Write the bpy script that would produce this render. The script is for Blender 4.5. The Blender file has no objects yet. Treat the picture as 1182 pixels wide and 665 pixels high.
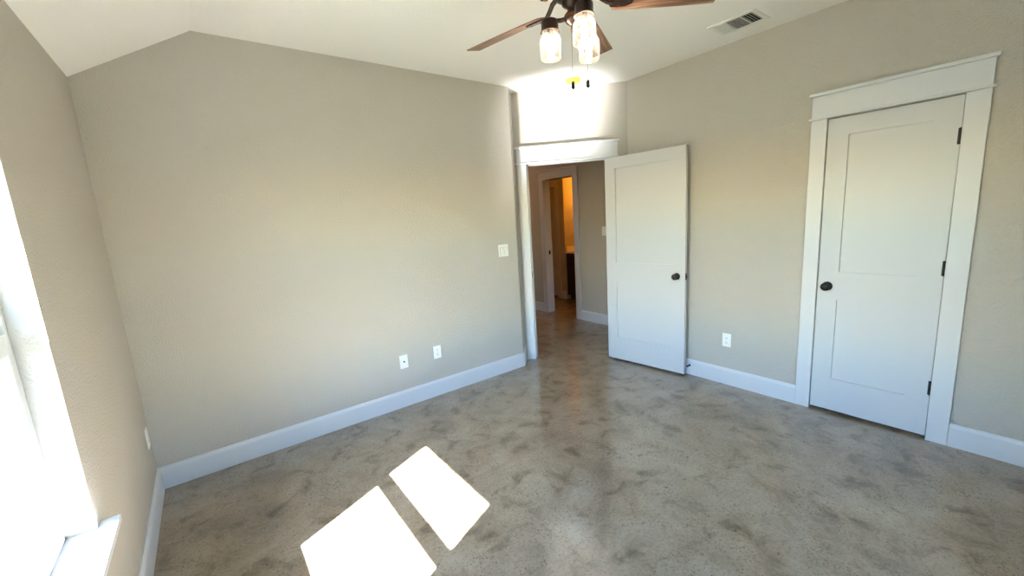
import bpy, bmesh, math, random
from mathutils import Vector, Matrix
random.seed(4)
S = bpy.context.scene
COL = S.collection
PI = math.pi

# ---------------------------------------------------------------- camera
cam_d = bpy.data.cameras.new('camera'); cam = bpy.data.objects.new('camera', cam_d); COL.objects.link(cam)
yaw, pit, rol = 0.92718, -0.170646, -0.062436
d = Vector((math.cos(yaw)*math.cos(pit), math.sin(yaw)*math.cos(pit), math.sin(pit)))
r = Vector((math.sin(yaw), -math.cos(yaw), 0)); u = r.cross(d)
r2 = math.cos(rol)*r + math.sin(rol)*u; u2 = -math.sin(rol)*r + math.cos(rol)*u
M = Matrix((r2, u2, -d)).transposed().to_4x4(); M.translation = (0.4202, -3.2067, 1.5321)
cam.matrix_world = M
cam_d.sensor_width = 36; cam_d.lens = 469.3/1182*36; cam_d.clip_start = 0.02
S.camera = cam

# ---------------------------------------------------------------- light and exposure
SUN_DIR = Vector((1, .435, -1.08)).normalized()
sd = bpy.data.lights.new('sun', 'SUN'); sd.energy = 66; sd.angle = math.radians(0.6); sd.color = (.93, .96, 1)
sun = bpy.data.objects.new('sun', sd); COL.objects.link(sun)
sun.rotation_euler = SUN_DIR.to_track_quat('-Z', 'Y').to_euler(); sun.location = (-6, -4, 8)
W = bpy.data.worlds.new('world'); S.world = W; W.use_nodes = True
wn = W.node_tree; bg = wn.nodes['Background']
sky = wn.nodes.new('ShaderNodeTexSky'); sky.sky_type = 'NISHITA'; sky.sun_disc = False
sky.sun_elevation = math.radians(44.7); sky.sun_rotation = math.radians(246); sky.dust_density = 0.6; sky.air_density = 1.3; sky.ozone_density = 3
hs = wn.nodes.new('ShaderNodeHueSaturation'); hs.inputs['Saturation'].default_value = 1.35
wn.links.new(sky.outputs[0], hs.inputs['Color']); wn.links.new(hs.outputs[0], bg.inputs[0]); bg.inputs[1].default_value = 1.0
# added area lamp standing in for the sun's mirror reflection off the polished floor, leaving the two sunlit patches towards the doorway
UP = Vector((1, .435, 1.08)).normalized()
for nm, en, sp in (('sun_reflection_stand_in', 1.5, 10),):
    ad = bpy.data.lights.new(nm, 'AREA'); ad.shape = 'RECTANGLE'; ad.size = .70; ad.size_y = .66; ad.energy = en; ad.spread = math.radians(sp); ad.color = (1, .98, .95)
    al = bpy.data.objects.new(nm, ad); COL.objects.link(al)
    al.rotation_euler = UP.to_track_quat('-Z', 'Y').to_euler(); al.location = Vector((1.03, -1.235, 0)) + UP*.34
vs = S.view_settings; vs.view_transform = 'Standard'; vs.look = 'None'; vs.gamma = 1; vs.use_curve_mapping = False
S.display_settings.display_device = 'sRGB'
vs.exposure = 2.36
S.cycles.use_denoising = True
S.cycles.max_bounces = 12; S.cycles.diffuse_bounces = 8; S.cycles.glossy_bounces = 4; S.cycles.transparent_max_bounces = 12
S.cycles.sample_clamp_indirect = 0; S.cycles.caustics_reflective = False; S.cycles.blur_glossy = 0.0

# ---------------------------------------------------------------- materials
def mat(name, col, rough=.5, metal=0, bump=None, var=None, coat=0, spec=.5):
    m = bpy.data.materials.new(name); m.use_nodes = True; nt = m.node_tree; p = nt.nodes['Principled BSDF']
    p.inputs['Base Color'].default_value = (*col, 1); p.inputs['Roughness'].default_value = rough
    p.inputs['Metallic'].default_value = metal; p.inputs['Coat Weight'].default_value = coat
    p.inputs['Specular IOR Level'].default_value = spec
    tc = nt.nodes.new('ShaderNodeTexCoord')
    if var:
        scale, amt = var
        n = nt.nodes.new('ShaderNodeTexNoise'); n.inputs['Scale'].default_value = scale; n.inputs['Detail'].default_value = 4
        nt.links.new(tc.outputs['Object'], n.inputs['Vector'])
        mx = nt.nodes.new('ShaderNodeMix'); mx.data_type = 'RGBA'
        mx.inputs[6].default_value = tuple(c*(1-amt) for c in col)+(1,); mx.inputs[7].default_value = tuple(min(1, c*(1+amt)) for c in col)+(1,)
        nt.links.new(n.outputs[0], mx.inputs[0]); nt.links.new(mx.outputs[2], p.inputs['Base Color'])
    if bump:
        scale, st, dist = bump
        n = nt.nodes.new('ShaderNodeTexNoise'); n.inputs['Scale'].default_value = scale; n.inputs['Detail'].default_value = 2
        nt.links.new(tc.outputs['Object'], n.inputs['Vector'])
        b = nt.nodes.new('ShaderNodeBump'); b.inputs['Strength'].default_value = st; b.inputs['Distance'].default_value = dist
        nt.links.new(n.outputs[0], b.inputs['Height']); nt.links.new(b.outputs[0], p.inputs['Normal'])
    return m

WALL = mat('wall_paint', (.495, .462, .428), .85, bump=(95, .8, .006), var=(1.3, .02), spec=.25)
BATHW = mat('bath_wall_paint', (.50, .455, .36), .85, bump=(95, .45, .006), spec=.25)
CEIL = mat('ceiling_paint', (.87, .86, .85), .9, bump=(70, .5, .006), spec=.2)
TRIM = mat('trim_paint', (.63, .64, .68), .38, bump=(30, .05, .002))
DOORM = mat('door_paint', (.57, .58, .615), .42, bump=(140, .12, .002))
VINYL = mat('white_vinyl', (.60, .61, .62), .35)
PLATE = mat('white_plastic', (.85, .85, .84), .3)
SLOT = mat('dark_slot', (.02, .02, .02), .6)
BRONZE = mat('oil_rubbed_bronze', (.035, .022, .018), .38, metal=.75, var=(20, .4))
BLACKM = mat('black_hardware', (.012, .012, .013), .35, metal=.5)
COPPER = mat('worn_copper', (.15, .055, .04), .35, metal=.8)
YELLOW = mat('yellow_cover', (.80, .78, .05), .4)
DUCT_SHADE = mat('duct_shade', (.02, .025, .028), .8)  # near-black paint for the shade inside the duct
VENTW = mat('vent_enamel', (.78, .78, .76), .4)
DARKWOOD = mat('dark_vanity_wood', (.03, .016, .011), .4, var=(8, .3))
COUNTER = mat('vanity_counter', (.75, .7, .6), .25, var=(14, .06))
STUCCO = mat('exterior_stucco', (.55, .5, .42), .9, bump=(40, .5, .01))
SOFFIT = mat('soffit_paint', (.6, .58, .54), .8)

def wood_mat():
    m = bpy.data.materials.new('weathered_wood'); m.use_nodes = True; nt = m.node_tree; p = nt.nodes['Principled BSDF']
    tc = nt.nodes.new('ShaderNodeTexCoord'); mp = nt.nodes.new('ShaderNodeMapping'); mp.inputs['Scale'].default_value = (3, 40, 40)
    n = nt.nodes.new('ShaderNodeTexNoise'); n.inputs['Scale'].default_value = 1.6; n.inputs['Detail'].default_value = 8; n.inputs['Distortion'].default_value = .6
    cr = nt.nodes.new('ShaderNodeValToRGB')
    cr.color_ramp.elements[0].position = .3; cr.color_ramp.elements[0].color = (.06, .028, .016, 1)
    cr.color_ramp.elements[1].position = .72; cr.color_ramp.elements[1].color = (.38, .24, .16, 1)
    e = cr.color_ramp.elements.new(.5); e.color = (.20, .10, .06, 1)
    nt.links.new(tc.outputs['Object'], mp.inputs[0]); nt.links.new(mp.outputs[0], n.inputs['Vector'])
    nt.links.new(n.outputs[0], cr.inputs[0]); nt.links.new(cr.outputs[0], p.inputs['Base Color'])
    p.inputs['Roughness'].default_value = .5
    return m
WOOD = wood_mat()

def floor_mat():
    m = bpy.data.materials.new('stained_concrete'); m.use_nodes = True; nt = m.node_tree; p = nt.nodes['Principled BSDF']
    tc = nt.nodes.new('ShaderNodeTexCoord'); L = nt.links.new
    def noise(scale, det=5, dist=0., rough=.55):
        n = nt.nodes.new('ShaderNodeTexNoise'); n.inputs['Scale'].default_value = scale; n.inputs['Detail'].default_value = det
        n.inputs['Distortion'].default_value = dist; n.inputs['Roughness'].default_value = rough
        L(tc.outputs['Object'], n.inputs['Vector']); return n.outputs[0]
    def ramp(src, stops):
        c = nt.nodes.new('ShaderNodeValToRGB'); el = c.color_ramp.elements
        el[0].position, el[0].color = stops[0][0], (*stops[0][1], 1); el[1].position, el[1].color = stops[-1][0], (*stops[-1][1], 1)
        for s in stops[1:-1]:
            e = el.new(s[0]); e.color = (*s[1], 1)
        L(src, c.inputs[0]); return c.outputs[0]
    def mul(a, b, f=1.):
        x = nt.nodes.new('ShaderNodeMix'); x.data_type = 'RGBA'; x.blend_type = 'MULTIPLY'; x.inputs[0].default_value = f
        L(a, x.inputs[6]); L(b, x.inputs[7]); return x.outputs[2]
    base = ramp(noise(2.2, 6, .8, .6), [(.28, (.18, .138, .094)), (.5, (.285, .225, .158)), (.72, (.35, .295, .225))])
    blot = ramp(noise(6.5, 7, .5, .62), [(.31, (.48, .41, .33)), (.46, (.93, .92, .90)), (.7, (1.1, 1.1, 1.1))])
    fine = ramp(noise(60, 3, 0, .7), [(.3, (.78, .77, .75)), (.52, (1, 1, 1)), (.75, (1.12, 1.12, 1.12))])
    spots = ramp(noise(28, 2, 0, .4), [(.24, (.55, .5, .45)), (.31, (1, 1, 1)), (1, (1, 1, 1))])
    c = mul(mul(mul(base, blot), fine), spots)
    L(c, p.inputs['Base Color'])
    vo = nt.nodes.new('ShaderNodeTexVoronoi'); vo.inputs['Scale'].default_value = 75; L(tc.outputs['Object'], vo.inputs['Vector'])
    pits = ramp(vo.outputs['Distance'], [(.16, (.30, .26, .22)), (.34, (1, 1, 1)), (1, (1, 1, 1))])
    dens = ramp(noise(5, 6, 1.2, .7), [(.40, (0, 0, 0)), (.62, (1, 1, 1))])
    pm = nt.nodes.new('ShaderNodeMix'); pm.data_type = 'RGBA'; pm.blend_type = 'MULTIPLY'
    L(dens, pm.inputs[0]); L(c, pm.inputs[6]); L(pits, pm.inputs[7])
    L(pm.outputs[2], p.inputs['Base Color'])
    p.inputs['Coat Weight'].default_value = .9; p.inputs['Coat Roughness'].default_value = .06; p.inputs['Coat IOR'].default_value = 1.6
    rr = nt.nodes.new('ShaderNodeMapRange'); rr.inputs[1].default_value = .3; rr.inputs[2].default_value = .7
    rr.inputs[3].default_value = .3; rr.inputs[4].default_value = .42
    L(noise(9, 5), rr.inputs[0]); L(rr.outputs[0], p.inputs['Roughness'])
    p.inputs['Specular IOR Level'].default_value = .4
    b = nt.nodes.new('ShaderNodeBump'); b.inputs['Strength'].default_value = .012; b.inputs['Distance'].default_value = .004
    L(noise(45, 4), b.inputs['Height']); L(b.outputs[0], p.inputs['Normal'])
    return m
FLOOR = floor_mat()

def thin_glass(name, tint, fac_lo, fac_hi, rough=0.02, milky=0.):
    m = bpy.data.materials.new(name); m.use_nodes = True; nt = m.node_tree; nt.nodes.remove(nt.nodes['Principled BSDF'])
    out = nt.nodes['Material Output']; L = nt.links.new
    t = nt.nodes.new('ShaderNodeBsdfTransparent'); t.inputs[0].default_value = (*tint, 1)
    g = nt.nodes.new('ShaderNodeBsdfGlossy'); g.inputs['Roughness'].default_value = rough
    lw = nt.nodes.new('ShaderNodeLayerWeight'); lw.inputs[0].default_value = .35
    mr = nt.nodes.new('ShaderNodeMapRange'); mr.inputs[3].default_value = fac_lo; mr.inputs[4].default_value = fac_hi
    L(lw.outputs['Facing'], mr.inputs[0])
    mx = nt.nodes.new('ShaderNodeMixShader'); L(mr.outputs[0], mx.inputs[0]); L(t.outputs[0], mx.inputs[1]); L(g.outputs[0], mx.inputs[2])
    last = mx.outputs[0]
    if milky:
        df = nt.nodes.new('ShaderNodeBsdfTranslucent'); df.inputs[0].default_value = (1, .95, .85, 1)
        m2 = nt.nodes.new('ShaderNodeMixShader'); m2.inputs[0].default_value = milky
        mr2 = nt.nodes.new('ShaderNodeMapRange'); mr2.inputs[3].default_value = milky*.5; mr2.inputs[4].default_value = min(1, milky*4)
        L(lw.outputs['Facing'], mr2.inputs[0]); L(mr2.outputs[0], m2.inputs[0])
        L(last, m2.inputs[1]); L(df.outputs[0], m2.inputs[2]); last = m2.outputs[0]
    L(last, out.inputs[0]); return m
PANE = thin_glass('window_glass', (.96, .98, .97), .03, .5)
JAR = thin_glass('jar_glass', (.98, .96, .93), .04, .45, rough=.05, milky=.02)
def emit(name, col, st):
    m = bpy.data.materials.new(name); m.use_nodes = True; p = m.node_tree.nodes['Principled BSDF']
    p.inputs['Base Color'].default_value = (*col, 1); p.inputs['Emission Color'].default_value = (*col, 1); p.inputs['Emission Strength'].default_value = st
    return m
BULB = emit('lit_bulb', (1, .84, .66), 62)
BATHBULB = emit('bath_bulb', (1, .36, .03), 14)
HALLFILL = emit('hall_fill_glow', (1, .58, .32), 8)  # warm glow of the added hallway lamp
def grass_mat():
    m = mat('lawn', (.07, .085, .045), .9, bump=(30, .8, .03), var=(3, .35)); return m
GRASS = grass_mat()

# ---------------------------------------------------------------- mesh helpers
def bxm(bm, x0, x1, y0, y1, z0, z1, rot=None):
    vs_ = [bm.verts.new((x, y, z)) for x in (x0, x1) for y in (y0, y1) for z in (z0, z1)]
    for f in ((0,1,3,2), (4,6,7,5), (0,4,5,1), (2,3,7,6), (0,2,6,4), (1,5,7,3)): bm.faces.new([vs_[i] for i in f])
    if rot:
        for v in vs_: v.co = rot @ v.co
    return vs_
def prism(bm, pts, h0, h1, axis='z'):
    def co(a, b, h): return {'z': (a, b, h), 'y': (a, h, b), 'x': (h, a, b)}[axis]
    A = [bm.verts.new(co(a, b, h0)) for a, b in pts]; B = [bm.verts.new(co(a, b, h1)) for a, b in pts]
    bm.faces.new(A); bm.faces.new(B[::-1]); n = len(pts)
    for i in range(n): bm.faces.new((A[i], B[i], B[(i+1) % n], A[(i+1) % n]))
def lathe(bm, prof, seg=28, mtx=None, cap=False):
    rings = []
    for (rad, z) in prof:
        ring = [bm.verts.new((rad*math.cos(2*PI*i/seg), rad*math.sin(2*PI*i/seg), z)) for i in range(seg)]
        rings.append(ring)
    for a, b in zip(rings, rings[1:]):
        for i in range(seg): bm.faces.new((a[i], a[(i+1) % seg], b[(i+1) % seg], b[i]))
    if cap: bm.faces.new(rings[0]); bm.faces.new(rings[-1][::-1])
    if mtx:
        for rg in rings:
            for v in rg: v.co = mtx @ v.co
def tube(bm, pts, rad, seg=12):
    pts = [Vector(p) for p in pts]; rings = []
    for i, p in enumerate(pts):
        t = (pts[min(i+1, len(pts)-1)] - pts[max(i-1, 0)]).normalized()
        a = t.cross(Vector((0, 0, 1)))
        if a.length < 1e-3: a = t.cross(Vector((0, 1, 0)))
        a.normalize(); b = t.cross(a); rr = rad[i] if isinstance(rad, (list, tuple)) else rad
        rings.append([bm.verts.new(p + rr*(math.cos(2*PI*k/seg)*a + math.sin(2*PI*k/seg)*b)) for k in range(seg)])
    for a, b in zip(rings, rings[1:]):
        for k in range(seg): bm.faces.new((a[k], a[(k+1) % seg], b[(k+1) % seg], b[k]))
    bm.faces.new(rings[0]); bm.faces.new(rings[-1][::-1])
def obj(name, bm, m, parent=None, bevel=0, smooth=False, solid=0):
    bmesh.ops.recalc_face_normals(bm, faces=bm.faces)
    me = bpy.data.meshes.new(name); bm.to_mesh(me); bm.free(); me.materials.append(m)
    o = bpy.data.objects.new(name, me); COL.objects.link(o)
    if parent: o.parent = parent
    if smooth:
        for p in me.polygons: p.use_smooth = True
    if solid:
        s = o.modifiers.new('solid', 'SOLIDIFY'); s.thickness = solid; s.offset = -1
    if bevel:
        b = o.modifiers.new('bevel', 'BEVEL'); b.width = bevel; b.segments = 2; b.limit_method = 'ANGLE'; b.angle_limit = math.radians(40)
    return o
def boxes(name, bl, m, parent=None, bevel=0):
    bm = bmesh.new()
    for b in bl: bxm(bm, *b)
    return obj(name, bm, m, parent, bevel)
def tag(o, label=None, cat=None, kind=None, group=None):
    if label: o['label'] = label
    if cat: o['category'] = cat
    if kind: o['kind'] = kind
    if group: o['group'] = group
    return o
def root(name, label, cat, loc=(0,0,0), rz=0, kind=None, group=None):
    o = bpy.data.objects.new(name, None); COL.objects.link(o); o.location = loc; o.rotation_euler = (0, 0, rz)
    o.empty_display_size = .1
    return tag(o, label, cat, kind, group)

# ---------------------------------------------------------------- room dimensions
H, HL, XB = 2.74, 2.402, .5655            # flat ceiling, low edge at the window wall, where the slope ends
XE, X2, Y3 = 2.92, 3.859, -.639           # end of long wall, right wall plane, start of the angled wall
YF = -4.10                                # wall behind the camera
HX, BX = 4.70, 5.62                       # hall wall, bathroom wall
R45 = math.radians(135)
W3 = (X2, Y3, 0)
WIN = (-2.235, -1.345, .56, 2.0)          # window opening y0 y1 z0 z1

# ---------------------------------------------------------------- setting
fl = boxes('floor', [(-.25, 6.6, YF-.15, 3.8, -.12, 0)], FLOOR); tag(fl, 'mottled grey-brown stained concrete floor with a low sheen', 'floor', 'structure')

y0, y1, z0, z1 = WIN
wl = boxes('wall_left', [(-.25, 0, YF-.15, y0, 0, 2.75), (-.25, 0, y1, .12, 0, 2.75), (-.25, 0, y0, y1, 0, z0), (-.25, 0, y0, y1, z1, 2.75)], WALL)
tag(wl, 'greige textured window wall at the left', 'wall', 'structure')
bm = bmesh.new(); prism(bm, [(0, 0), (XE, 0), (XE, H), (XB, H), (0, HL)], 0, .12, 'y')
# the short angled jog behind the outer corner
s = .7071; a = (XE, 0); b_ = (X2-1.117*s, Y3+1.117*s)
prism(bm, [a, b_, (b_[0]-.085, b_[1]+.085), (a[0]-.05, a[1]+.12)], 0, H, 'z')
wb = obj('wall_back', bm, WALL); tag(wb, 'long greige textured wall opposite the camera with outlets and a light switch', 'wall', 'structure')
# angled wall holding the doorway; local x runs along the wall to the left, local y points into the room
OP0, OP1, OZ = .185, 1.000, 2.055
we = boxes('wall_entry', [(-.05, OP0-.02, -.12, 0, 0, H), (OP1+.02, 1.117, -.12, 0, 0, H), (OP0-.02, OP1+.02, -.12, 0, OZ+.02, H)], WALL)
we.location = W3; we.rotation_euler = (0, 0, R45); tag(we, 'angled greige wall above and around the open doorway', 'wall', 'structure')
# right wall with the closet opening
CY0, CY1 = -2.857, -2.245
wr = boxes('wall_right', [(X2, X2+.12, YF-.15, CY0-.004, 0, H), (X2, X2+.12, CY1+.004, Y3+.0, 0, H), (X2, X2+.12, CY0-.004, CY1+.004, 2.05, H),
                          (X2+.12, X2+.2, YF-.15, Y3-.1, 0, H)], WALL)
tag(wr, 'greige textured wall at the right holding the closed closet door', 'wall', 'structure')
RX0, RX1 = .995, 1.885                    # second window, added unseen behind the camera to brighten the long wall
wf = boxes('wall_front', [(-.25, RX0, YF-.25, YF, 0, H), (RX1, X2+.2, YF-.25, YF, 0, H), (RX0, RX1, YF-.25, YF, 0, z0), (RX0, RX1, YF-.25, YF, z1, H)], WALL); tag(wf, 'greige wall behind the camera', 'wall', 'structure')
# hall walls
HY0, HY1 = .925, 1.535
bl = [(HX, HX+.12, -1.2, HY0-.02, 0, H), (HX, HX+.12, HY1+.02, 3.6, 0, H), (HX, HX+.12, HY0-.02, HY1+.02, 2.06, H)]
wh = boxes('wall_hall', bl, WALL); tag(wh, 'grey hallway wall seen through the open doorway', 'wall', 'structure')
wh2 = boxes('wall_hall_ends', [(X2+.12, HX+.12, -1.2, -1.05, 0, H), (2.6, HX+.12, 3.45, 3.6, 0, H), (2.48, 2.6, .12, 3.6, 0, H)], WALL)
tag(wh2, 'plain walls closing the hallway on its hidden sides', 'wall', 'structure')
# bathroom: wall with a further doorway, jog, and vanity alcove
bath_lab = 'bathroom wall glowing amber beyond the hallway door'
for nm, bl in (('wall_bath_door', [(BX, BX+.12, 2.06, 2.27, 0, H), (BX, BX+.12, 2.95, 3.6, 0, H), (BX, BX+.12, 2.27, 2.95, 2.05, H), (BX+.13, BX+.2, 2.15, 3.5, 0, H)]), ('wall_bath_jog', [(BX+.12, 6.2, 2.08, 2.15, 0, H)]),
               ('wall_bath_far', [(6.18, 6.3, -.2, 2.15, 0, H)]), ('wall_bath_side', [(HX+.12, 6.3, -.3, -.1, 0, H)]), ('wall_bath_end', [(HX+.12, 6.3, 3.45, 3.6, 0, H)])):
    tag(boxes(nm, bl, BATHW), bath_lab, 'wall', 'structure')
# ceiling
bm = bmesh.new(); bxm(bm, XB, 6.5, YF-.2, 3.7, H, H+.15)
ce = obj('ceiling', bm, CEIL); tag(ce, 'flat off-white textured ceiling', 'ceiling', 'structure')
bm = bmesh.new(); prism(bm, [(-.002, HL), (XB, H), (XB, H+.15), (-.25, H+.15), (-.25, HL)], YF-.2, .13, 'y')
cs = obj('ceiling_slope', bm, CEIL); tag(cs, 'sloped off-white ceiling strip above the window wall', 'ceiling', 'structure')

# exterior
gr = boxes('ground', [(-40, -.25, -40, 40, -.4, -.18), (-.25, 40, -40, YF-.25, -.4, -.18)], GRASS); tag(gr, 'sunlit lawn outside the window', 'ground', 'structure')
ev = boxes('roof_eave', [(-.713, -.25, YF-.6, .6, 2.35, 2.47), (-.733, -.713, YF-.6, .6, 2.35, 2.52), (-.25, 4.2, YF-.72, YF-.25, 2.35, 2.47)], SOFFIT); tag(ev, 'roof overhang outside above the window, plus an unseen rear strip added to cut the sun', 'eave', 'structure')  # last box: unseen rear overhang, added to keep sun off the rear window

# ---------------------------------------------------------------- baseboards
BH = .143
def prism_run(name, runs, label):
    """runs: list of (p0, p1) in plan, the room on the left side of p0->p1; the profile stands on the floor"""
    bm = bmesh.new()
    for (ax, ay), (bx, by) in runs:
        v = Vector((bx-ax, by-ay, 0)); L = v.length; v.normalize(); n = Vector((-v.y, v.x, 0))
        prof = [(0, 0), (.016, 0), (.016, BH-.022), (.0135, BH-.014), (.0075, BH-.006), (.0065, BH), (0, BH)]
        A = [bm.verts.new(Vector((ax, ay, z)) + n*t) for t, z in prof]; B = [bm.verts.new(Vector((bx, by, z)) + n*t) for t, z in prof]
        bm.faces.new(A); bm.faces.new(B[::-1])
        for i in range(len(prof)): bm.faces.new((A[i], B[i], B[(i+1) % len(prof)], A[(i+1) % len(prof)]))
    return tag(obj(name, bm, TRIM), label, 'baseboard', 'structure')
def w3p(uu, n=0): return (X2 - uu*s - n*s, Y3 + uu*s - n*s)
prism_run('baseboard_left', [((0, 0), (0, YF))], 'white baseboard along the window wall')
prism_run('baseboard_back', [((XE+.006, 0), (0, 0)), (b_, (XE, 0))], 'white baseboard under the long wall and round its outer corner')
prism_run('baseboard_right', [((X2, CY1+.092), (X2, Y3)), ((X2, YF), (X2, CY0-.098))], 'white baseboard along the right wall either side of the closet')
prism_run('baseboard_entry', [(w3p(0), w3p(OP0-.09))], 'white baseboard piece beside the doorway behind the open door')
prism_run('baseboard_hall', [((HX, -1.05), (HX, HY0-.09)), ((HX, HY1+.09), (HX, 3.45))], 'white baseboard along the hallway wall')
prism_run('baseboard_bath', [((BX, 2.06), (BX, 2.18))], 'white baseboard beside the bathroom vanity')

# ---------------------------------------------------------------- door casings
def casing(name, label, loc, rz, a0, a1, wl_, wr_, zt, hl=.015, hr=.015, jamb=.12, sz=0., top=2.2, t=.018):
    """opening a0..a1 along local x; local y towards the viewer"""
    rt = root(name, label, 'door casing', loc, rz, 'structure')
    boxes('casing_leg', [(a0-wl_, a0, 0, t, 0, zt)], TRIM, rt, .0015)
    boxes('casing_leg', [(a1, a1+wr_, 0, t, 0, zt)], TRIM, rt, .0015)
    boxes('bead', [(a0-wl_-hl, a1+wr_+hr, 0, t+.012, zt, zt+.014)], TRIM, rt, .004)
    boxes('header_board', [(a0-wl_, a1+wr_, 0, t, zt+.014, top-.02)], TRIM, rt, .0015)
    boxes('cap', [(a0-wl_-hl, a1+wr_+hr, 0, t+.02, top-.02, top)], TRIM, rt, .003)
    if jamb:
        boxes('jamb', [(a0-.02, a0+.0, -jamb, .001, 0, zt), (a1, a1+.02, -jamb, .001, 0, zt), (a0-.02, a1+.02, -jamb, .001, zt-.0, zt+.02)], TRIM, rt)
    return rt
casing('trim_1', 'white flat casing with capped header around the closed closet door', (X2, 0, 0), PI/2, CY0-.004, CY1+.004, .094, .088, 2.052, jamb=0, top=2.222)
c2 = casing('trim_2', 'white flat casing with capped header around the open bedroom doorway', W3, R45, OP0, OP1, .088, .092, OZ, hl=.012, hr=.012, top=2.222)
boxes('door_stop_strip', [(OP1-.012, OP1, -.085, -.045, 0, OZ), (OP0, OP0+.012, -.085, -.045, 0, OZ), (OP0, OP1, -.085, -.045, OZ-.012, OZ)], TRIM, c2)
c2s = boxes('strike_plate', [(OP1-.003, OP1+.001, -.035, -.004, .90, .96)], BLACKM, c2); c2s['label'] = 'black metal strike plate'
c3 = casing('trim_3', 'white casing around the hallway door opening to the bathroom', (HX, 0, 0), PI/2, HY0, HY1, .098, .098, 2.06, top=2.20)
s3 = boxes('strike_plate', [(HY1-.003, HY1+.001, -.08, -.045, .93, .99)], BLACKM, c3); s3['label'] = 'black metal strike plate'
casing('trim_4', 'narrow casing of the far doorway inside the bathroom', (BX, 0, 0), PI/2, 2.27, 2.95, .09, .09, 2.03, top=2.14)

# ---------------------------------------------------------------- doors
def knob(parent, x, y, z, sgn):
    rt = Matrix.Translation((x, y, z)) @ Matrix.Rotation(-sgn*PI/2, 4, 'X')
    bm = bmesh.new()
    lathe(bm, [(0.001, 0), (.030, 0), (.031, .004), (.027, .009), (.013, .012), (.011, .026), (.014, .031), (.024, .036), (.0285, .045), (.027, .054), (.018, .059), (.001, .061)], 28, rt)
    k = obj('knob', bm, BLACKM, parent, smooth=True); k['label'] = 'black round knob'; return k
def panel_door(name, label, loc, rz, w, h, t0, t1, panels, stile, kind='structure'):
    rt = root(name, label, 'door', loc, rz, kind)
    bm = bmesh.new(); c = (t0+t1)/2; hw = .005
    bxm(bm, stile-.002, w-stile+.002, c-hw, c+hw, .04, h-.02)
    zs = [.020] + [v for p in panels for v in p] + [h]
    bxm(bm, 0, stile, t0, t1, .020, h); bxm(bm, w-stile, w, t0, t1, .020, h)
    for i in range(0, len(zs), 2): bxm(bm, stile, w-stile, t0, t1, zs[i], zs[i+1])
    obj('door_slab', bm, DOORM, rt)
    return rt
def hinge(parent, x, y, z, n=1):
    bm = bmesh.new(); lathe(bm, [(.0001, z-.045), (.0065, z-.045), (.0065, z+.045), (.0001, z+.045)], 14, Matrix.Translation((x, y, 0)))
    bxm(bm, x-.001, x+.012, y-.006, y-.003, z-.044, z+.044)
    hg = obj('hinge', bm, BLACKM, parent); hg['label'] = 'black hinge'
cd = panel_door('door_1', 'closed white two-panel closet door with a black knob', (X2, CY0, 0), PI/2, .612, 2.045, -.035, 0, [(.255, .832), (1.028, 1.932)], .113)
for z in (.338, 1.083, 1.827): hinge(cd, -.001, .005, z)
knob(cd, .556, 0, .927, 1)
ang = math.atan2(-.803, .079)
od = panel_door('door_2', 'white two-panel bedroom door standing open near the right wall', (3.685, -.493, 0), ang, .808, 2.045, 0, .035, [(.253, .833), (1.029, 1.940)], .113)
for z in (.338, 1.083, 1.827): hinge(od, -.003, .040, z)
knob(od, .735, 0, .926, -1); knob(od, .735, .035, .926, 1)
lp = boxes('latch_plate', [(.806, .8095, .006, .029, .895, .955), (.809, .818, .012, .023, .915, .937)], BLACKM, od); lp['label'] = 'black latch plate on the edge'
# far bathroom door, plain panelled slab inside the amber doorway
fd = panel_door('door_3', 'far closed panelled door inside the bathroom', (BX+.06, 2.275, 0), PI/2, .67, 2.02, -.035, 0, [(.25, .83), (1.03, 1.92)], .11)

# spring door stop on the right baseboard
bm = bmesh.new(); mx = Matrix.Translation((X2-.015, -1.306, .088)) @ Matrix.Rotation(-PI/2, 4, 'Y')
lathe(bm, [(.0005, 0), (.011, 0), (.011, .004), (.005, .006), (.005, .030), (.009, .031), (.009, .040), (.0005, .041)], 16, mx)
tag(obj('door_stop', bm, BLACKM, smooth=False), 'small black door stop on the baseboard behind the open door', 'door stop')

# ---------------------------------------------------------------- window
def window(name, label, loc, rz):
    wr_ = root(name, label, 'window', loc, rz, 'structure')
    fz0 = .585
    boxes('window_frame', [(-.165, -.075, y1-.024, y1, fz0-.02, z1), (-.165, -.075, y0, y0+.024, fz0-.02, z1), (-.165, -.075, y0, y1, fz0-.025, fz0+.008), (-.165, -.075, y0, y1, z1-.03, z1)], VINYL, wr_, .002)
    ls = boxes('lower_sash', [(-.100, -.072, y1-.055, y1-.024, fz0+.008, 1.285), (-.100, -.072, y0+.024, y0+.055, fz0+.008, 1.285),
                         (-.100, -.072, y0+.055, y1-.055, fz0+.008, .628), (-.100, -.072, y0+.055, y1-.055, 1.226, 1.285)], VINYL, wr_, .002)
    boxes('pane', [(-.088, -.084, y0+.053, y1-.053, .62, 1.235)], PANE, ls)
    us = boxes('upper_sash', [(-.145, -.112, y0+.024, y1-.024, 1.300, 1.362), (-.145, -.112, y1-.030, y1-.024, 1.362, z1-.03), (-.145, -.112, y0+.024, y0+.034, 1.362, z1-.03), (-.145, -.112, y0+.024, y1-.024, z1-.045, z1-.03),
                         (-.145, -.100, y0+.024, y1-.024, 1.285, 1.300)], VINYL, wr_, .0015)
    boxes('pane', [(-.132, -.128, y0+.032, y1-.028, 1.355, z1-.04)], PANE, us)
    return wr_
window('window_1', 'white vinyl single-hung window blown out by daylight at the left edge', (0, 0, 0), 0)
window('window_2_fill', 'unseen white vinyl single-hung window added behind the camera to brighten the long wall', (-.35, YF, 0), PI/2)  # unseen window added as extra daylight on the long wall
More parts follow.
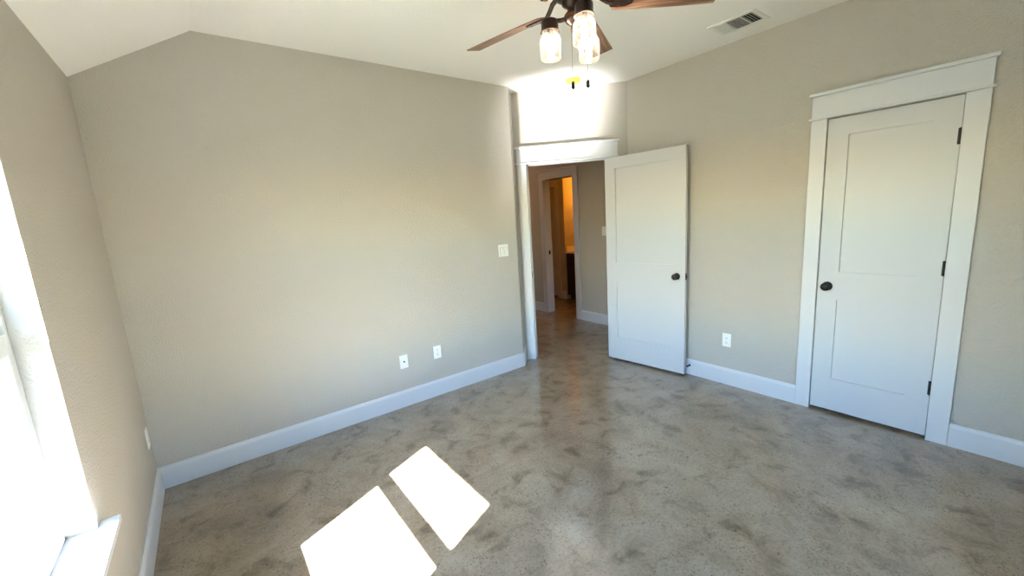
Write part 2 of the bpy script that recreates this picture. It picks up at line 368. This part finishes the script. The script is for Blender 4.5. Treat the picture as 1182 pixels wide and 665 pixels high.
st = boxes('trim_5', [(-.076, 0, y0, y1, .56, .585), (0, .052, y0-.045, y1+.042, .56, .585)], TRIM, None, .0025); tag(st, 'white window stool lit by the sun, projecting from the window wall', 'window sill', 'structure')
ap = boxes('trim_6', [(0, .014, y0-.02, y1+.02, .49, .56)], TRIM, None, .002); tag(ap, 'white apron board under the window stool', 'window apron', 'structure')

# ---------------------------------------------------------------- wall plates (local x along wall, y out of it)
def plate(name, label, cat, loc, rz, kind, w=.072, h=.117, group=None):
    rt = root(name, label, cat, loc, rz, group=group)
    boxes('cover_plate', [(-w/2, w/2, 0, .006, -h/2, h/2)], PLATE, rt, .003)
    if kind == 'outlet':
        for k in (-1, 1):
            bm = bmesh.new(); c = k*.0195
            pts = []
            for i in range(24):
                a = 2*PI*i/24; pts.append((max(-.0165, min(.0165, .0185*math.cos(a))), c + max(-.0135, min(.0135, .0175*math.sin(a)))))
            prism(bm, pts, .006, .0085, 'y'); rc = obj('receptacle', bm, PLATE, rt)
            sl = boxes('slots', [(-.0075, -.0052, .0085, .0089, c-.002, c+.0065), (.0052, .0075, .0085, .0089, c-.002, c+.0065), (-.0022, .0022, .0085, .0089, c-.0105, c-.006)], SLOT, rc)
            sl['label'] = 'dark slots'
        bm = bmesh.new(); lathe(bm, [(.0003, 0), (.003, 0), (.003, .0013), (.0003, .0015)], 12, Matrix.Translation((0, .006, 0)) @ Matrix.Rotation(-PI/2, 4, 'X')); obj('screw', bm, PLATE, rt)
    if kind == 'switch':
        for k in (-1, 1):
            c = k*.023
            boxes('switch_surround', [(c-.0175, c+.0175, .006, .0075, -.034, .034)], PLATE, rt, .0005)
            gp = boxes('rocker_shadow_line', [(c-.0162, c+.0162, .0072, .0078, -.0325, .0325)], SLOT, rt); gp['label'] = 'dark line painted for the shadow around the rocker'  # dark sheet stands in for the shadow line round each rocker
            bm = bmesh.new(); prism(bm, [(.007, -.0315), (.0135, -.0315), (.0095, 0), (.0088, .0315), (.007, .0315)], c-.0145, c+.0145, 'x')
            obj('rocker', bm, PLATE, rt, .0008)
    if kind == 'coax':
        bm = bmesh.new(); mtx = Matrix.Translation((0, .006, 0)) @ Matrix.Rotation(-PI/2, 4, 'X')
        lathe(bm, [(.0003, 0), (.0065, 0), (.0065, .003), (.0048, .003), (.0048, .010), (.0003, .010)], 16, mtx)
        o = obj('coax_jack', bm, BLACKM, rt); o['label'] = 'dark threaded cable jack'
        for k in (-1, 1):
            bm = bmesh.new(); lathe(bm, [(.0003, 0), (.003, 0), (.003, .0013), (.0003, .0015)], 12, Matrix.Translation((0, .006, k*.042)) @ Matrix.Rotation(-PI/2, 4, 'X')); obj('screw', bm, PLATE, rt)
    return rt
plate('cable_plate', 'white cable jack plate with one dark jack, low on the long wall', 'cable jack', (1.635, 0, .392), PI, 'coax')
plate('wall_outlet', 'white double outlet low on the long wall, beside the cable jack plate', 'outlet', (1.950, 0, .398), PI, 'outlet', group='white wall outlets')
plate('wall_outlet', 'white double outlet on the right wall between the open door and the closet', 'outlet', (X2, -1.628, .393), PI/2, 'outlet', group='white wall outlets')
plate('wall_outlet', 'white outlet on the window wall beside the far corner, seen nearly edge-on', 'outlet', (0, -.112, .392), -PI/2, 'outlet', group='white wall outlets')
plate('light_switch', 'white double rocker light switch at the right end of the long wall', 'light switch', (2.747, 0, 1.225), PI, 'switch', w=.116)
plate('light_switch', 'white light switch on the hallway wall, half hidden by the open door', 'light switch', (HX, .36, 1.285), PI/2, 'switch', w=.116)

# ---------------------------------------------------------------- ceiling vent
v = root('ceiling_vent', 'white rectangular ceiling air register near the right wall', 'air vent', (3.535, -1.79, H), 0)
VX, VY = .122, .152
boxes('vent_frame', [(-VX, -VX+.032, -VY, VY, -.007, 0), (VX-.032, VX, -VY, VY, -.007, 0), (-VX+.032, VX-.032, -VY, -VY+.03, -.007, 0), (-VX+.032, VX-.032, VY-.03, VY, -.007, 0),
                     (-VX+.032, VX-.032, -.052, -.044, -.007, 0), (-VX+.032, VX-.032, .044, .052, -.007, 0)], VENTW, v, .002)
bk = boxes('duct_backing', [(-VX+.02, VX-.02, -VY+.02, VY-.02, -.0012, -.0002)], DUCT_SHADE, v); bk['label'] = 'flat panel painted dark as the shaded duct behind the louvres'  # dark sheet stands in for the unlit duct, no real opening
for sec, tilt in ((-1, 1), (1, -1)):
    for k in range(4):
        yy = sec*(.064 + k*.0175)
        bm = bmesh.new(); rm = Matrix.Translation((0, yy, -.006)) @ Matrix.Rotation(math.radians(-38*sec), 4, 'X')
        bxm(bm, -VX+.032, VX-.032, -.0065, .0065, -.0006, .0006, rm); obj('louvre', bm, VENTW, v)
for k in range(9):
    xx = -VX+.042 + k*.0205
    bm = bmesh.new(); rm = Matrix.Translation((xx, 0, -.006)) @ Matrix.Rotation(math.radians(-40), 4, 'Y')
    bxm(bm, -.0038, .0038, -.044, .044, -.0005, .0005, rm); obj('centre_louvre', bm, VENTW, v)
bm = bmesh.new(); lathe(bm, [(.0003, -.0105), (.004, -.0095), (.004, -.006), (.0003, -.006)], 12, Matrix.Translation((.02, VY-.012, 0))); obj('screw', bm, VENTW, v)

# smoke detector under its yellow cover
t = root('smoke_detector', 'round ceiling detector under a bright yellow cover above the doorway', 'smoke detector', (3.32, -.455, H), 0)
bm = bmesh.new(); lathe(bm, [(.0005, 0), (.068, 0), (.068, -.008), (.0005, -.008)], 36); obj('base_ring', bm, PLATE, t, smooth=False)
bm = bmesh.new(); lathe(bm, [(.066, -.008), (.066, -.012), (.063, -.034), (.055, -.042), (.03, -.045), (.0005, -.045)], 36); oc = obj('dust_cover', bm, YELLOW, t, smooth=True); oc['label'] = 'bright yellow round plastic cover'

# ---------------------------------------------------------------- ceiling fan
FX, FY = 1.912, -1.809
fan = root('ceiling_fan', 'bronze ceiling fan with weathered wood blades and three glowing jar lights', 'ceiling fan', (FX, FY, H), 0)
def fo(name, bm, m, par=fan, **k): return obj(name, bm, m, par, **k)
bm = bmesh.new(); lathe(bm, [(.0005, 0), (.068, 0), (.068, -.012), (.055, -.04), (.025, -.055), (.0005, -.055)], 36); fo('canopy', bm, BRONZE, smooth=True)
bm = bmesh.new(); lathe(bm, [(.0005, -.05), (.013, -.05), (.013, -.13), (.0005, -.13)], 16); fo('downrod', bm, BRONZE)
bm = bmesh.new(); lathe(bm, [(.0005, -.115), (.035, -.118), (.075, -.13), (.105, -.15), (.118, -.18), (.118, -.205), (.11, -.215), (.112, -.222), (.10, -.235), (.085, -.248), (.06, -.262), (.0005, -.265)], 44); fo('motor_housing', bm, BRONZE, smooth=True)
# blades
BZ = -.282
for k in range(5):
    aa = 1.769 - k*2*PI/5
    br = Matrix.Rotation(aa, 4, 'Z') @ Matrix.Translation((0, 0, BZ)) @ Matrix.Rotation(math.radians(-18), 4, 'X')
    n = 18; top = []; bot = []
    L0, L1 = .175, .665
    for i in range(n+1):
        f_ = i/n; x = L0 + (L1-L0)*f_
        yt = .050 + .025*math.sin(f_*PI*.5)**.8
        yb = -.049 - .017*f_
        xt = x; xb = x
        if i == n: xb = x - .0
        top.append((x - .035*f_**6*1.0, yt)); bot.append((x, yb))
    pts = [(L0-.012, -.02), (L0-.012, .02)] + top + bot[::-1]
    bm = bmesh.new(); prism(bm, pts, -.003, .003, 'z')
    blade = fo('blade', bm, WOOD, bevel=.001); blade.matrix_local = br
    if k == 2: pass
    # blade iron: curved arm from the motor plus the plate under the blade root
    bm = bmesh.new()
    tube(bm, [(-.0+.078, 0, .045), (.105, 0, .035), (.128, 0, .012), (.15, 0, -.006), (.175, 0, -.010)], [.010, .011, .0105, .010, .009], 10)
    prism(bm, [(.155, -.012), (.165, -.027), (.19, -.033), (.235, -.031), (.26, -.022), (.266, 0), (.26, .022), (.235, .031), (.19, .033), (.165, .027), (.155, .012)], -.0105, -.0035, 'z')
    for (sx, sy) in ((.20, -.018), (.20, .018), (.245, 0)):
        lathe(bm, [(.0003, -.0135), (.004, -.0125), (.005, -.0105)], 10, Matrix.Translation((sx, sy, 0)))
    bi = obj('blade_iron', bm, BRONZE, blade, bevel=.002)
# light kit
bm = bmesh.new(); lathe(bm, [(.0005, -.262), (.05, -.264), (.052, -.280), (.034, -.292), (.026, -.30), (.030, -.312), (.040, -.322), (.042, -.345), (.032, -.358), (.018, -.366), (.014, -.376), (.017, -.384), (.012, -.394), (.0005, -.398)], 32)
kit = fo('light_kit', bm, BRONZE, smooth=True)
bm = bmesh.new(); lathe(bm, [(.0425, -.326), (.0435, -.329), (.0435, -.337), (.0425, -.340)], 32); cb = obj('copper_band', bm, COPPER, kit, smooth=True); cb['label'] = 'worn copper coloured band'
JR, ZT, ZB = .111, 2.370-H, 2.243-H
for k in range(3):
    aa = 2.205 + k*2*PI/3
    jx, jy = JR*math.cos(aa), JR*math.sin(aa)
    bm = bmesh.new()
    tube(bm, [(.03*math.cos(aa), .03*math.sin(aa), -.335), (.06*math.cos(aa), .06*math.sin(aa), -.337), (.085*math.cos(aa), .085*math.sin(aa), -.334), (.100*math.cos(aa), .100*math.sin(aa), -.332)], .0095, 10)
    arm = fo('lamp_arm', bm, BRONZE, smooth=True)
    T = Matrix.Translation((jx, jy, 0))
    bm = bmesh.new(); lathe(bm, [(.0005, ZT+.052), (.012, ZT+.052), (.022, ZT+.048), (.037, ZT+.040), (.039, ZT+.034), (.039, ZT+.004), (.043, ZT-.004), (.0445, ZT-.008), (.040, ZT-.008), (.036, ZT+.002), (.0005, ZT+.004)], 32, T)
    cap = fo('socket_cap', bm, BRONZE, smooth=True)
    bm = bmesh.new()
    lathe(bm, [(.034, ZT+.0), (.034, ZT-.006), (.0365, ZT-.009), (.034, ZT-.012), (.0365, ZT-.016), (.036, ZT-.020), (.0455, ZT-.034), (.0478, ZT-.042), (.0480, ZB+.014), (.0460, ZB+.005), (.040, ZB), (.030, ZB+.002), (.024, ZB+.006), (.0005, ZB+.007)], 36, T)
    jar = fo('jar_shade', bm, JAR, smooth=True); jar['label'] = 'clear glass jar shade'
    bm = bmesh.new()
    lathe(bm, [(.0005, ZT-.026), (.008, ZT-.026), (.010, ZT-.036), (.0135, ZT-.050), (.015, ZT-.062), (.014, ZT-.074), (.009, ZT-.083), (.0005, ZT-.087)], 20, T)
    bu = obj('bulb', bm, BULB, jar, smooth=True); bu['label'] = 'glowing warm bulb'
    bm = bmesh.new(); lathe(bm, [(.0005, ZT+.003), (.013, ZT+.003), (.013, ZT-.026), (.0005, ZT-.026)], 16, T); so = obj('bulb_socket', bm, COPPER, jar); so['label'] = 'copper coloured socket'
for (cx_, cy_, z_) in ((1.912-.008, -1.809+.010, 2.103), (1.95, -1.849, 2.102)):
    dx, dy = cx_-FX, cy_-FY
    bm = bmesh.new(); tube(bm, [(dx*.4, dy*.4, -.355), (dx*.9, dy*.9, -.37), (dx, dy, -.40), (dx, dy, z_-H+.03)], .0011, 6)
    pc = fo('pull_chain', bm, BRONZE)
    bm = bmesh.new(); lathe(bm, [(.0005, z_-H+.034), (.004, z_-H+.034), (.0082, z_-H+.030), (.0085, z_-H+.006), (.0045, z_-H), (.0005, z_-H-.001)], 14, Matrix.Translation((dx, dy, 0)))
    f2 = obj('pull_fob', bm, BLACKM, pc, smooth=True); f2['label'] = 'black cylindrical fob'

# ---------------------------------------------------------------- bathroom vanity and lamps
vn = root('bathroom_vanity', 'dark wood bathroom vanity with a pale counter, glimpsed beyond the hall', 'vanity', (BX+.02, 1.2, 0), 0)
boxes('cabinet', [(0, .53, 0, .85, .08, .84), (.06, .53, .01, .84, 0, .08)], DARKWOOD, vn, .002)
for k in range(2):
    dr = boxes('cabinet_door', [(-.018, 0, .03+k*.40, .41+k*.40, .12, .80)], DARKWOOD, vn, .003)
    boxes('door_panel', [(-.022, -.018, .03+k*.40, .09+k*.40, .12, .80), (-.022, -.018, .35+k*.40, .41+k*.40, .12, .80), (-.022, -.018, .09+k*.40, .35+k*.40, .12, .18), (-.022, -.018, .09+k*.40, .35+k*.40, .74, .80)], DARKWOOD, dr)
ct = boxes('countertop', [(-.03, .53, -.01, .86, .84, .87), (.505, .53, -.01, .86, .87, .96), (0, .505, .84, .86, .87, .96)], COUNTER, vn, .003); ct['label'] = 'pale countertop with backsplash'
vl = root('vanity_light', 'amber bathroom wall lamp above the vanity, hidden beyond the casing', 'lamp', (6.18, 1.6, 2.05), 0)
boxes('back_plate', [(-.025, 0, -.3, .3, -.05, .05)], BRONZE, vl, .003)
for k in range(3):
    bm = bmesh.new(); lathe(bm, [(.0005, -.10), (.04, -.09), (.05, -.05), (.035, 0), (.02, .02), (.0005, .025)], 20, Matrix.Translation((-.09, -.2+k*.2, 0))); obj('glass_shade', bm, BATHBULB, vl, smooth=True)
    bm = bmesh.new(); tube(bm, [(-.02, -.2+k*.2, 0), (-.06, -.2+k*.2, .03), (-.09, -.2+k*.2, .02)], .008, 8); obj('lamp_arm', bm, BRONZE, vl)
hl = root('hall_fill_light', 'round flush ceiling lamp added out of sight to light the hallway', 'lamp', (3.7, 2.4, H), 0)  # unseen lamp added to give the hall its warm light
bm = bmesh.new(); lathe(bm, [(.0005, 0), (.15, 0), (.15, -.02), (.0005, -.02)], 28); obj('base', bm, BRONZE, hl)
bm = bmesh.new(); lathe(bm, [(.14, -.02), (.13, -.06), (.08, -.09), (.0005, -.10)], 28); obj('diffuser', bm, HALLFILL, hl, smooth=True)
